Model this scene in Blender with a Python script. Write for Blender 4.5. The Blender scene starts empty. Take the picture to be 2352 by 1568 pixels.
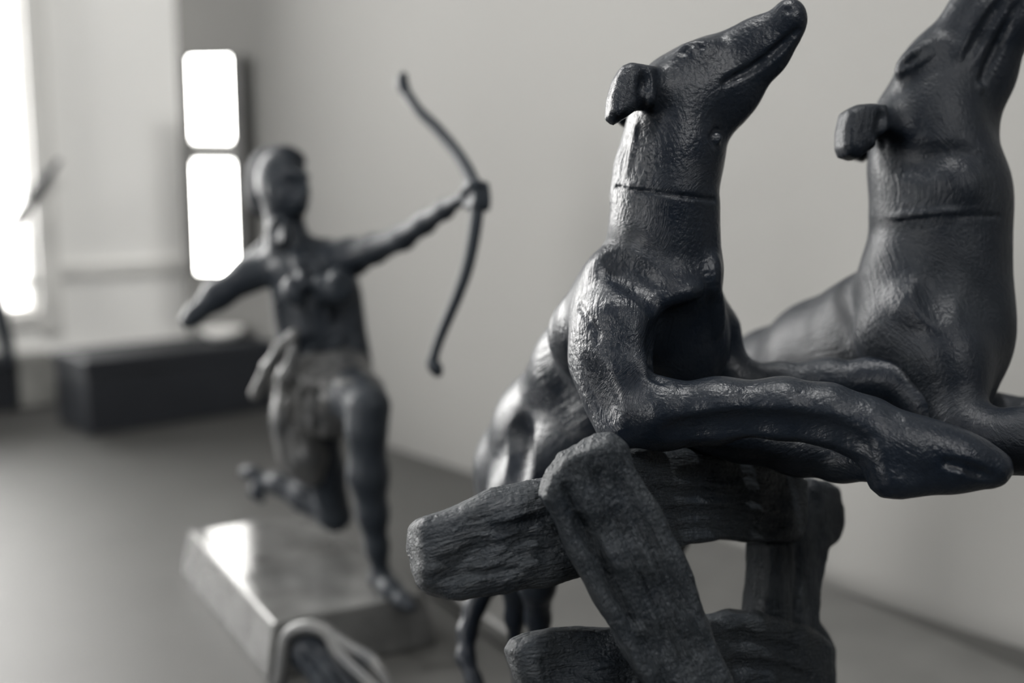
import bpy, bmesh, math, random
import numpy as np
from mathutils import Vector, Matrix

# ------------------------------------------------------------------ camera
W, H, F_PX = 2352.0, 1568.0, 2600.0
CAM_H = 0.225                        # camera height above the table top (metres)
PITCH = math.atan2(393.0, F_PX)      # looking slightly down
sc = bpy.context.scene
cam_d = bpy.data.cameras.new('camera')
cam = bpy.data.objects.new('camera', cam_d)
sc.collection.objects.link(cam)
cam.location = (0, 0, CAM_H)
cam.rotation_euler = (math.pi / 2 - PITCH, 0, 0)
cam_d.sensor_width = 36.0
cam_d.lens = 36.0 * F_PX / W
cam_d.clip_start = 0.01
cam_d.clip_end = 100
cam_d.dof.use_dof = True
cam_d.dof.focus_distance = 0.290
cam_d.dof.aperture_fstop = cam_d.lens / 6.2
sc.camera = cam

# ------------------------------------------------------------------ world, exposure
world = bpy.data.worlds.new('overcast_sky')
sc.world = world
world.use_nodes = True
wbg = world.node_tree.nodes['Background']
wbg.inputs[0].default_value = (1.0, 0.985, 0.955, 1)
wbg.inputs[1].default_value = 28.0
sc.view_settings.view_transform = 'Standard'
sc.view_settings.look = 'None'
sc.view_settings.exposure = 0.0
sc.view_settings.gamma = 1.0
sc.view_settings.use_curve_mapping = False
try:
    sc.cycles.use_denoising = True
    sc.cycles.max_bounces = 8
    sc.cycles.diffuse_bounces = 5
    sc.cycles.glossy_bounces = 4
    sc.cycles.transparent_max_bounces = 8
    sc.cycles.caustics_reflective = False
    sc.cycles.caustics_refractive = False
    sc.cycles.sample_clamp_indirect = 6
except Exception:
    pass

# ------------------------------------------------------------------ coordinate helpers
CP, SP = math.cos(PITCH), math.sin(PITCH)


def c3(px, py, d):
    """camera space (x right, y up, z forward) of a pixel at depth d"""
    return np.array(((px - W / 2) / F_PX * d, -(py - H / 2) / F_PX * d, d))


def to_world(v):
    v = np.asarray(v, dtype=float)
    x, y, z = v[..., 0], v[..., 1], v[..., 2]
    return np.stack((x, z * CP + y * SP, CAM_H - z * SP + y * CP), axis=-1)


def at(px, py, d):
    return Vector(to_world(c3(px, py, d)))


def on_z(px, py, z):
    """world point of a pixel on the horizontal plane at height z"""
    r = to_world(c3(px, py, 1.0)) - np.array((0, 0, CAM_H))
    t = (z - CAM_H) / r[2]
    return Vector((r[0] * t, r[1] * t, z))


# ------------------------------------------------------------------ scene helpers
COL = sc.collection


def link(o, parent=None):
    COL.objects.link(o)
    if parent is not None:
        o.parent = parent
    return o


def empty(name, loc=(0, 0, 0)):
    o = bpy.data.objects.new(name, None)
    o.location = loc
    o.empty_display_size = 0.02
    link(o)
    return o


def tag(o, label=None, cat=None, group=None, kind=None):
    if label: o['label'] = label
    if cat: o['category'] = cat
    if group: o['group'] = group
    if kind: o['kind'] = kind
    return o


def mesh_obj(name, me, mat, parent=None):
    o = bpy.data.objects.new(name, me)
    me.materials.append(mat)
    link(o, parent)
    if parent is not None:
        bpy.context.view_layer.update()
        o.matrix_parent_inverse = parent.matrix_world.inverted()
    return o


def from_bm(name, bm, mat, parent=None, smooth=False):
    me = bpy.data.meshes.new(name)
    bmesh.ops.recalc_face_normals(bm, faces=bm.faces)
    bm.to_mesh(me)
    bm.free()
    if smooth:
        me.shade_smooth()
    return mesh_obj(name, me, mat, parent)


def prism(bm, base, top):
    """a closed solid between two rings of equal length"""
    a = [bm.verts.new(p) for p in base]
    b = [bm.verts.new(p) for p in top]
    n = len(a)
    bm.faces.new(a)
    bm.faces.new(b[::-1])
    for i in range(n):
        bm.faces.new((a[i], b[i], b[(i + 1) % n], a[(i + 1) % n]))


def obox(bm, o, ax, ay, az, x0, x1, y0, y1, z0, z1):
    """box in the frame (o; ax, ay, az)"""
    P = lambda x, y, z: o + ax * x + ay * y + az * z
    prism(bm, [P(x0, y0, z0), P(x1, y0, z0), P(x1, y1, z0), P(x0, y1, z0)],
          [P(x0, y0, z1), P(x1, y0, z1), P(x1, y1, z1), P(x0, y1, z1)])


def bevel(o, w, seg=2):
    m = o.modifiers.new('bevel', 'BEVEL')
    m.width = w
    m.segments = seg
    m.limit_method = 'ANGLE'
    return o


# ------------------------------------------------------------------ materials
def nt(name):
    m = bpy.data.materials.new(name)
    m.use_nodes = True
    n = m.node_tree.nodes
    return m, n, m.node_tree.links, n['Principled BSDF']


def ramp(n, stops):
    r = n.new('ShaderNodeValToRGB')
    while len(r.color_ramp.elements) < len(stops):
        r.color_ramp.elements.new(0.5)
    for e, (p, c) in zip(r.color_ramp.elements, stops):
        e.position = p
        e.color = (*c, 1) if len(c) == 3 else c
    return r


def plain(name, col, rough=0.6, spec=0.4, noise=0.08, scale=30.0, bump=0.0, bscale=400.0, bdist=0.0003):
    m, n, l, b = nt(name)
    tc = n.new('ShaderNodeTexCoord')
    nz = n.new('ShaderNodeTexNoise')
    nz.inputs['Scale'].default_value = scale
    nz.inputs['Detail'].default_value = 5
    l.new(tc.outputs['Object'], nz.inputs['Vector'])
    lo = tuple(c * (1 - noise) for c in col)
    hi = tuple(min(1, c * (1 + noise)) for c in col)
    r = ramp(n, [(0.3, lo), (0.7, hi)])
    l.new(nz.outputs['Fac'], r.inputs['Fac'])
    l.new(r.outputs['Color'], b.inputs['Base Color'])
    b.inputs['Roughness'].default_value = rough
    b.inputs['Specular IOR Level'].default_value = spec
    if bump:
        n2 = n.new('ShaderNodeTexNoise')
        n2.inputs['Scale'].default_value = bscale
        n2.inputs['Detail'].default_value = 4
        l.new(tc.outputs['Object'], n2.inputs['Vector'])
        bp = n.new('ShaderNodeBump')
        bp.inputs['Strength'].default_value = bump
        bp.inputs['Distance'].default_value = bdist
        l.new(n2.outputs['Fac'], bp.inputs['Height'])
        l.new(bp.outputs['Normal'], b.inputs['Normal'])
    return m


def bronze(name, dark, light, scale, bump, dist, rough=(0.24, 0.42), patch=38.0, wear=0.35, spec=0.20):
    """patinated bronze; the chasing follows the per-vertex 'flow' coordinates"""
    m, n, l, b = nt(name)
    at_ = n.new('ShaderNodeAttribute')
    at_.attribute_name = 'flow'
    tc = n.new('ShaderNodeTexCoord')
    hair = n.new('ShaderNodeTexNoise')
    hair.inputs['Scale'].default_value = scale
    hair.inputs['Detail'].default_value = 3
    hair.inputs['Roughness'].default_value = 0.6
    hair.inputs['Distortion'].default_value = 0.5
    l.new(at_.outputs['Vector'], hair.inputs['Vector'])
    big = n.new('ShaderNodeTexNoise')
    big.inputs['Scale'].default_value = patch
    big.inputs['Detail'].default_value = 6
    big.inputs['Roughness'].default_value = 0.65
    l.new(tc.outputs['Object'], big.inputs['Vector'])
    pit = n.new('ShaderNodeTexNoise')
    pit.inputs['Scale'].default_value = 900
    pit.inputs['Detail'].default_value = 3
    l.new(tc.outputs['Object'], pit.inputs['Vector'])
    # where the chasing is strong and where it has been polished away
    sel = n.new('ShaderNodeMapRange')
    sel.inputs['From Min'].default_value = 0.35
    sel.inputs['From Max'].default_value = 0.62
    sel.inputs['To Min'].default_value = 0.25
    sel.inputs['To Max'].default_value = 1.0
    l.new(big.outputs['Fac'], sel.inputs['Value'])
    hm = n.new('ShaderNodeMath'); hm.operation = 'MULTIPLY'
    l.new(hair.outputs['Fac'], hm.inputs[0])
    cw_ = n.new('ShaderNodeAttribute')
    cw_.attribute_name = 'chase'
    cm = n.new('ShaderNodeMath'); cm.operation = 'MULTIPLY'
    l.new(sel.outputs['Result'], cm.inputs[0])
    l.new(cw_.outputs['Fac'], cm.inputs[1])
    l.new(cm.outputs[0], hm.inputs[1])
    pm = n.new('ShaderNodeMath'); pm.operation = 'MULTIPLY_ADD'
    pm.inputs[1].default_value = 0.30
    l.new(pit.outputs['Fac'], pm.inputs[0])
    l.new(hm.outputs[0], pm.inputs[2])
    bp = n.new('ShaderNodeBump')
    bp.inputs['Strength'].default_value = bump
    bp.inputs['Distance'].default_value = dist
    l.new(pm.outputs[0], bp.inputs['Height'])
    l.new(bp.outputs['Normal'], b.inputs['Normal'])
    # patina: dark film with rubbed, lighter metal on the raised edges
    r = ramp(n, [(0.32, dark), (0.62, light)])
    l.new(big.outputs['Fac'], r.inputs['Fac'])
    geo = n.new('ShaderNodeNewGeometry')
    pr = n.new('ShaderNodeMapRange')
    pr.inputs['From Min'].default_value = 0.56
    pr.inputs['From Max'].default_value = 0.66
    pr.inputs['To Max'].default_value = wear
    l.new(geo.outputs['Pointiness'], pr.inputs['Value'])
    mx = n.new('ShaderNodeMix'); mx.data_type = 'RGBA'
    l.new(pr.outputs['Result'], mx.inputs['Factor'])
    l.new(r.outputs['Color'], mx.inputs[6])
    mx.inputs[7].default_value = (0.055, 0.054, 0.050, 1)
    l.new(mx.outputs[2], b.inputs['Base Color'])
    rr = n.new('ShaderNodeMapRange')
    rr.inputs['From Min'].default_value = 0.3
    rr.inputs['From Max'].default_value = 0.7
    rr.inputs['To Min'].default_value = rough[0]
    rr.inputs['To Max'].default_value = rough[1]
    l.new(big.outputs['Fac'], rr.inputs['Value'])
    l.new(rr.outputs['Result'], b.inputs['Roughness'])
    b.inputs['Metallic'].default_value = 0.0
    b.inputs['Specular IOR Level'].default_value = spec
    b.inputs['Specular Tint'].default_value = (0.97, 0.98, 1.0, 1)
    return m


M = {}
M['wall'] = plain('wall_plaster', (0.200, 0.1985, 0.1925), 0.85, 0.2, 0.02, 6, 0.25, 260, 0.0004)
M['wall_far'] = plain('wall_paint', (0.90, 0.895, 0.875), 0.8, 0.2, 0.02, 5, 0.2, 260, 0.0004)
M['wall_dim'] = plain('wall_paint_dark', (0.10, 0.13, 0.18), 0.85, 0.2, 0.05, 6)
M['ceiling'] = plain('ceiling_paint', (0.8, 0.795, 0.78), 0.9, 0.1, 0.02)
M['floor'] = plain('floor_dark', (0.07, 0.09, 0.13), 0.6, 0.3, 0.2, 8)
M['table'] = plain('table_paint', (0.047, 0.047, 0.0455), 0.55, 0.22, 0.07, 14, 0.15, 500, 0.0002)
M['trim'] = plain('trim_paint', (0.66, 0.655, 0.635), 0.5, 0.3, 0.02)
M['black_box'] = plain('black_lacquer', (0.014, 0.016, 0.020), 0.5, 0.3, 0.2, 20)
M['grey_stone'] = plain('grey_stone', (0.20, 0.20, 0.19), 0.6, 0.3, 0.15, 40)
M['paper'] = plain('paper', (0.80, 0.795, 0.77), 0.7, 0.2, 0.02)
M['frame'] = plain('frame_dark', (0.06, 0.06, 0.058), 0.45, 0.4, 0.2, 60)
M['stone'] = plain('polished_stone', (0.080, 0.081, 0.080), 0.12, 0.28, 0.35, 45)
M['slab'] = plain('slab_stone', (0.062, 0.062, 0.060), 0.5, 0.3, 0.15, 30)
M['bronze'] = bronze('bronze_hound', (0.0030, 0.0050, 0.0090), (0.0075, 0.0100, 0.0140), 760, 0.85, 0.0009)
M['bronze2'] = bronze('bronze_hound_pale', (0.0028, 0.0045, 0.0080), (0.0070, 0.0090, 0.0120), 800, 0.8, 0.0008, (0.34, 0.52), spec=0.16)
M['wood'] = bronze('bronze_fence', (0.006, 0.0085, 0.012), (0.0155, 0.0185, 0.0215), 1300, 1.0, 0.0018, (0.40, 0.58), 60.0, 0.45)
M['archer'] = bronze('bronze_archer', (0.008, 0.011, 0.016), (0.016, 0.020, 0.025), 900, 0.25, 0.0004, (0.42, 0.58), 40.0, 0.5)
M['archer_hair'] = bronze('bronze_archer_hair', (0.006, 0.008, 0.012), (0.014, 0.017, 0.021), 700, 0.8, 0.001, (0.6, 0.75), 40.0, 0.2, 0.12)
M['archer_toplit_worn'] = bronze('bronze_archer_toplit_worn', (0.020, 0.022, 0.025), (0.072, 0.072, 0.070), 700, 0.25, 0.0004, (0.35, 0.5), 60.0, 0.8, 0.4)  # paler base paints in top light for skirt, sash, scroll; fold edges worn

m, n, l, b = nt('mirror_glass')
b.inputs['Base Color'].default_value = (0.86, 0.86, 0.85, 1)
b.inputs['Metallic'].default_value = 1.0
b.inputs['Roughness'].default_value = 0.02
M['mirror'] = m
m, n, l, b = nt('window_glass')
b.inputs['Roughness'].default_value = 0.02
gl = n.new('ShaderNodeBsdfGlossy'); gl.inputs['Roughness'].default_value = 0.02
tr = n.new('ShaderNodeBsdfTransparent')
fr = n.new('ShaderNodeFresnel'); fr.inputs['IOR'].default_value = 1.45
ms = n.new('ShaderNodeMixShader')
l.new(fr.outputs[0], ms.inputs[0]); l.new(tr.outputs[0], ms.inputs[1]); l.new(gl.outputs[0], ms.inputs[2])
l.new(ms.outputs[0], n['Material Output'].inputs['Surface'])
n.remove(b)
M['glass'] = m

# ------------------------------------------------------------------ the room
W1, W2 = on_z(890, 1020, 0), on_z(2352, 1480, 0)
RD = (W1 - W2); RD.z = 0; RD.normalize()            # along the right wall, away from the camera
UP = Vector((0, 0, 1))
RN = Vector((-RD.y, RD.x, 0))                       # normal of the right wall
if RN.dot(-W1) < 0: RN = -RN                        # into the room
CORNER = W2 + RD * ((on_z(440, 878, 0) - W2).dot(RD))
FD = RN.copy()                                      # along the far wall, away from the corner (leftwards)
FN = -RD                                            # far wall normal, into the room
ZF, ZC = -0.85, 2.40                                # floor and ceiling heights
LEN_R, LEN_F = 3.4, 3.6


def hit(px, py, p0, nrm):
    """world point where the line of sight of a pixel meets a wall"""
    o = Vector((0, 0, CAM_H))
    r = at(px, py, 1.0) - o
    t = (p0 - o).dot(nrm) / r.dot(nrm)
    return o + r * t


def struct(name, bm, mat, parent=None):
    o = from_bm(name, bm, mat, parent)
    if parent is None: o['kind'] = 'structure'
    return o


def portal(ctr, into, wd, ht):
    """marks a window opening for the sampling of the sky (a portal gives off no light of its own)"""
    ld = bpy.data.lights.new('window_daylight', 'AREA')
    ld.shape = 'RECTANGLE'; ld.size = wd; ld.size_y = ht
    ld.cycles.is_portal = True
    lo = link(bpy.data.objects.new('window_daylight', ld))
    lo.matrix_world = Matrix.Translation(ctr) @ into.to_track_quat('-Z', 'Y').to_matrix().to_4x4()


bm = bmesh.new()
obox(bm, CORNER, FN, FD, UP, -0.3, LEN_R, -0.12, 0.0, ZF, ZC)
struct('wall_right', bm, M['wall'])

# far wall with window openings (s along FD from the corner, z above the table)
sw = (hit(64, 340, CORNER, FN) - CORNER).dot(FD)        # right jamb of the window in view
zs = hit(40, 722, CORNER, FN).z                         # its sill
WINS = [(sw, sw + 0.58, zs, 1.15)]
edges = [0.0]
for w in WINS: edges += [w[0], w[1]]
edges.append(LEN_F)
bm = bmesh.new()
for i in range(0, len(edges), 2):
    obox(bm, CORNER, FD, FN, UP, edges[i], edges[i + 1], -0.12, 0.0, ZF, ZC)
for (a, c, z0, z1) in WINS:
    obox(bm, CORNER, FD, FN, UP, a, c, -0.12, 0.0, ZF, z0)
    obox(bm, CORNER, FD, FN, UP, a, c, -0.12, 0.0, z1, ZC)
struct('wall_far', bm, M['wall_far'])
for k, (a, c, z0, z1) in enumerate(WINS):
    bm = bmesh.new()
    fw = 0.004
    for (x0, x1, y0, y1) in ((a, a + fw, z0, z1), (c - fw, c, z0, z1), (a, c, z0, z0 + fw), (a, c, z1 - fw, z1),
                             (a, c, 0.80, 0.82), ((a + c) / 2 - 0.01, (a + c) / 2 + 0.01, z0, z1),
                             (a, c, z0 + 0.026, z0 + 0.032)):
        obox(bm, CORNER, FD, FN, UP, x0, x1, -0.030, -0.004, y0, y1)
    w = struct('window_%d' % (k + 1), bm, M['trim'])
    for (y0, y1) in ((z0 + fw, 0.80), (0.82, z1 - fw)):
        for (x0, x1) in ((a + fw, (a + c) / 2 - 0.01), ((a + c) / 2 + 0.01, c - fw)):
            bm = bmesh.new()
            obox(bm, CORNER, FD, FN, UP, x0, x1, -0.019, -0.015, y0, y1)
            from_bm('pane', bm, M['glass'], w)
    bm = bmesh.new()
    cw = 0.020
    for (x0, x1, y0, y1) in ((a - cw, a, z0 - cw, z1 + cw), (c, c + cw, z0 - cw, z1 + cw),
                             (a, c, z1, z1 + cw), (a, c, z0 - cw * 0.6, z0)):
        obox(bm, CORNER, FD, FN, UP, x0, x1, 0.0, 0.010, y0, y1)
    o = from_bm('window_casing', bm, M['trim'], w)
    # daylight enters here: a portal that only guides the sampling of the sky
    portal(CORNER + FD * ((a + c) / 2) + UP * ((z0 + z1) / 2) - FN * 0.11, FN, c - a, z1 - z0)

# rail moulding along the far wall
zr = hit(260, 618, CORNER, FN).z
bm = bmesh.new()
obox(bm, CORNER, FD, FN, UP, 0.0, sw - 0.021, 0.0, 0.006, zr - 0.007, zr + 0.007)
struct('trim_1', bm, M['trim'])

far = CORNER + FN * LEN_R
# back wall, behind the camera, with a window added to brighten the far wall
BW = (0.30, 1.75, 1.60, 2.32)
bm = bmesh.new()
for (x0, x1, y0, y1) in ((-0.12, BW[0], ZF, ZC), (BW[1], LEN_F, ZF, ZC), (BW[0], BW[1], ZF, BW[2]), (BW[0], BW[1], BW[3], ZC)):
    obox(bm, far, FD, FN, UP, x0, x1, 0.0, 0.12, y0, y1)
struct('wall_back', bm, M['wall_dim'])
bm = bmesh.new()
for (x0, x1, y0, y1) in ((BW[0], BW[0] + .03, BW[2], BW[3]), (BW[1] - .03, BW[1], BW[2], BW[3]), (BW[0], BW[1], BW[2], BW[2] + .03), (BW[0], BW[1], BW[3] - .03, BW[3])):
    obox(bm, far, FD, FN, UP, x0, x1, 0.04, 0.08, y0, y1)
w = struct('window_4', bm, M['trim'])
bm = bmesh.new(); obox(bm, far, FD, FN, UP, BW[0] + .03, BW[1] - .03, 0.058, 0.062, BW[2] + .03, BW[3] - .03); from_bm('pane', bm, M['glass'], w)
portal(far + FD * ((BW[0] + BW[1]) / 2) + UP * ((BW[2] + BW[3]) / 2) + FN * 0.11, -FN, BW[1] - BW[0], BW[3] - BW[2])
# left wall with one window, the one the mirror shows
LW = (0.32, 0.95, -0.22, 1.90)
LO = CORNER + FD * LEN_F
bm = bmesh.new()
obox(bm, LO, FN, FD, UP, -0.12, LW[0], 0.0, 0.12, ZF, ZC)
obox(bm, LO, FN, FD, UP, LW[1], LEN_R, 0.0, 0.12, ZF, ZC)
obox(bm, LO, FN, FD, UP, LW[0], LW[1], 0.0, 0.12, ZF, LW[2])
obox(bm, LO, FN, FD, UP, LW[0], LW[1], 0.0, 0.12, LW[3], ZC)
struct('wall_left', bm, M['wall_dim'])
bm = bmesh.new()
for (x0, x1, y0, y1) in ((LW[0], LW[0] + .03, LW[2], LW[3]), (LW[1] - .03, LW[1], LW[2], LW[3]), (LW[0], LW[1], LW[2], LW[2] + .03),
                         (LW[0], LW[1], LW[3] - .03, LW[3]), (LW[0], LW[1], 0.25, 0.35)):
    obox(bm, LO, FN, FD, UP, x0, x1, 0.04, 0.08, y0, y1)
w = struct('window_2', bm, M['trim'])
for (y0, y1) in ((LW[2] + .03, 0.25), (0.35, LW[3] - .03)):
    bm = bmesh.new(); obox(bm, LO, FN, FD, UP, LW[0] + .03, LW[1] - .03, 0.058, 0.062, y0, y1); from_bm('pane', bm, M['glass'], w)
portal(LO + FN * ((LW[0] + LW[1]) / 2) + UP * ((LW[2] + LW[3]) / 2) + FD * 0.11, -FD, LW[1] - LW[0], LW[3] - LW[2])
bm = bmesh.new(); obox(bm, CORNER, FD, FN, UP, -0.12, LEN_F + .12, -0.12, LEN_R + .12, ZF - 0.1, ZF); struct('floor', bm, M['floor'])
# ceiling with a roof light added above the table for extra top light
SK = (0.05, 0.75, 0.06, 0.42)
bm = bmesh.new()
for (x0, x1, y0, y1) in ((-.12, LEN_F + .12, -.12, SK[2]), (-.12, LEN_F + .12, SK[3], LEN_R + .12), (-.12, SK[0], SK[2], SK[3]), (SK[1], LEN_F + .12, SK[2], SK[3])):
    obox(bm, CORNER, FD, FN, UP, x0, x1, y0, y1, ZC, ZC + 0.1)
struct('ceiling', bm, M['ceiling'])
bm = bmesh.new()
for (x0, x1, y0, y1) in ((SK[0], SK[0] + .03, SK[2], SK[3]), (SK[1] - .03, SK[1], SK[2], SK[3]), (SK[0], SK[1], SK[2], SK[2] + .03), (SK[0], SK[1], SK[3] - .03, SK[3])):
    obox(bm, CORNER, FD, FN, UP, x0, x1, y0, y1, ZC + .03, ZC + .07)
w = struct('window_3', bm, M['trim'])
bm = bmesh.new(); obox(bm, CORNER, FD, FN, UP, SK[0] + .03, SK[1] - .03, SK[2] + .03, SK[3] - .03, ZC + .048, ZC + .052); from_bm('pane', bm, M['glass'], w)
portal(CORNER + FD * ((SK[0] + SK[1]) / 2) + FN * ((SK[2] + SK[3]) / 2) + UP * (ZC + 0.09), -UP, SK[1] - SK[0], SK[3] - SK[2])

# the long table in the corner
tb = empty('table', CORNER + FD * 0.5 + FN * 0.8 + UP * ZF)
tag(tb, 'wide grey table top in the corner that carries the bronzes and the black box', 'table')
bm = bmesh.new(); obox(bm, CORNER, FD, FN, UP, 0.002, 0.98, 0.002, 1.75, -0.035, 0.0)
bevel(from_bm('tabletop', bm, M['table'], tb), 0.003)
for x in (0.05, 0.88):
    for y in (0.05, 1.65):
        bm = bmesh.new(); obox(bm, CORNER, FD, FN, UP, x, x + 0.06, y, y + 0.06, ZF, -0.035)
        from_bm('leg', bm, M['table'], tb)

# gallery spotlight on the ceiling above the bronzes
SPOT = Vector((0.06, 0.18, ZC - 0.12))
AIM = Vector((0.055, 0.30, 0.12))
sd = bpy.data.lights.new('spotlight_beam', 'SPOT')
sd.energy = 170; sd.color = (1.0, 0.985, 0.955); sd.spot_size = math.radians(13); sd.spot_blend = 0.7; sd.shadow_soft_size = 0.035
lamp = empty('ceiling_spotlight', (SPOT.x, SPOT.y, ZC))
tag(lamp, 'small black spotlight fixed to the ceiling above the bronzes', 'lamp')
so = link(bpy.data.objects.new('spotlight_beam', sd), lamp)
bpy.context.view_layer.update()
so.matrix_parent_inverse = lamp.matrix_world.inverted()
so.matrix_world = Matrix.Translation(SPOT) @ (AIM - SPOT).to_track_quat('-Z', 'Y').to_matrix().to_4x4()
bm = bmesh.new()
ring = lambda r, z: [Vector((SPOT.x + r * math.cos(a), SPOT.y + r * math.sin(a), z)) for a in [2 * math.pi * i / 20 for i in range(20)]]
prism(bm, ring(0.012, ZC - 0.085), ring(0.012, ZC - 0.001)); from_bm('stem', bm, M['black_box'], lamp)
bm = bmesh.new()
prism(bm, ring(0.05, ZC - 0.10), ring(0.03, ZC - 0.078)); from_bm('lamp_housing', bm, M['black_box'], lamp)

# ------------------------------------------------------------------ things in the background
# tall narrow mirror on the right wall, next to the corner
near = hit(594, 400, CORNER, RN); near.z = 0
near += RN * 0.014
MT = (-FN * 0.819 + RN * 0.574)                      # stands across the corner: near edge at the wall, far edge off it
MN = (FN * 0.574 + RN * 0.819)
mw = (hit(436, 400, near, MN) - near).dot(MT)
z1 = hit(572, 124, near, MN).z
z0 = hit(462, 634, near, MN).z
mr = empty('wall_mirror', near + MT * (mw / 2) + UP * z0)
tag(mr, 'tall narrow framed mirror shining white on the wall behind the archer', 'mirror')
bm = bmesh.new(); obox(bm, near, MT, MN, UP, 0.009, mw - 0.0005, -0.006, -0.001, z0 + 0.002, z1 - 0.001)
from_bm('mirror_glass', bm, M['mirror'], mr)
bm = bmesh.new()
for (x0, x1, y0, y1) in ((0, 0.010, z0, z1), (mw - 0.001, mw, z0, z1), (0.010, mw - .001, z0, z0 + 0.003), (0.010, mw - .001, z1 - 0.0015, z1)):
    obox(bm, near, MT, MN, UP, x0, x1, -0.008, 0.004, y0, y1)
from_bm('frame', bm, M['frame'], mr)

# black box
b0 = on_z(207, 1003, 0)
bx_w, bx_d = 0.215, 0.075
bh = (b0 - Vector((0, 0, CAM_H))).length * 165 / F_PX * 1.0
bt = empty('black_box', b0)
tag(bt, 'long black lidded box on the table behind the kneeling archer', 'box')
BX, BY = -FD, -FN
bm = bmesh.new(); obox(bm, b0, BX, BY, UP, 0, bx_w, 0, bx_d, 0.0005, bh * 0.78); bevel(from_bm('body', bm, M['black_box'], bt), 0.0015)
bm = bmesh.new(); obox(bm, b0, BX, BY, UP, -0.0012, bx_w + 0.0012, -0.0012, bx_d + 0.0012, bh * 0.785, bh); bevel(from_bm('lid', bm, M['black_box'], bt), 0.0015)
# white saucer-like dish on the box
dz = b0 + BX * 0.148 + BY * 0.045 + UP * (bh + 0.0006)
bm = bmesh.new()
prof = [(0.0, 0.0), (0.012, 0.0), (0.016, 0.003), (0.021, 0.009), (0.0195, 0.009), (0.015, 0.0045), (0.0, 0.003)]
rings = []
for (r_, z_) in prof:
    if r_ == 0: rings.append([bm.verts.new(dz + UP * z_)])
    else: rings.append([bm.verts.new(dz + UP * z_ + Vector((math.cos(a) * r_, math.sin(a) * r_, 0))) for a in [2 * math.pi * i / 24 for i in range(24)]])
for a, c in zip(rings, rings[1:]):
    for i in range(24):
        j = (i + 1) % 24
        if len(a) == 1: bm.faces.new((a[0], c[i], c[j]))
        elif len(c) == 1: bm.faces.new((a[i], c[0], a[j]))
        else: bm.faces.new((a[i], c[i], c[j], a[j]))
tag(from_bm('dish', bm, M['paper'], None, True), 'small white dish standing on the black box', 'dish')

# grey stone block next to the box
g0 = on_z(40, 942, 0)
gb = bmesh.new(); obox(gb, g0, BX, BY, UP, 0.004, 0.040, 0, 0.03, 0.0004, 0.050)
o = bevel(from_bm('stone_block', gb, M['grey_stone'], None), 0.003)
tag(o, 'low grey stone block on the table left of the black box', 'block')

# ------------------------------------------------------------------ sculpting: smooth distance fields -> mesh
def sdpoly(u, v, P):
    P = np.asarray(P)
    d = np.full(np.broadcast(u, v).shape, 1e9, np.float32)
    s = np.ones(d.shape, np.float32)
    n = len(P)
    for i in range(n):
        a, b_ = P[i], P[i - 1]
        ex, ey = b_[0] - a[0], b_[1] - a[1]
        wx, wy = u - a[0], v - a[1]
        t = np.clip((wx * ex + wy * ey) / (ex * ex + ey * ey + 1e-12), 0, 1)
        d = np.minimum(d, (wx - ex * t) ** 2 + (wy - ey * t) ** 2)
        c1, c2, c3_ = v >= a[1], v < b_[1], ex * wy > ey * wx
        fl = (c1 & c2 & c3_) | (~c1 & ~c2 & ~c3_)
        s = np.where(fl, -s, s)
    return s * np.sqrt(d)


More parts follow.
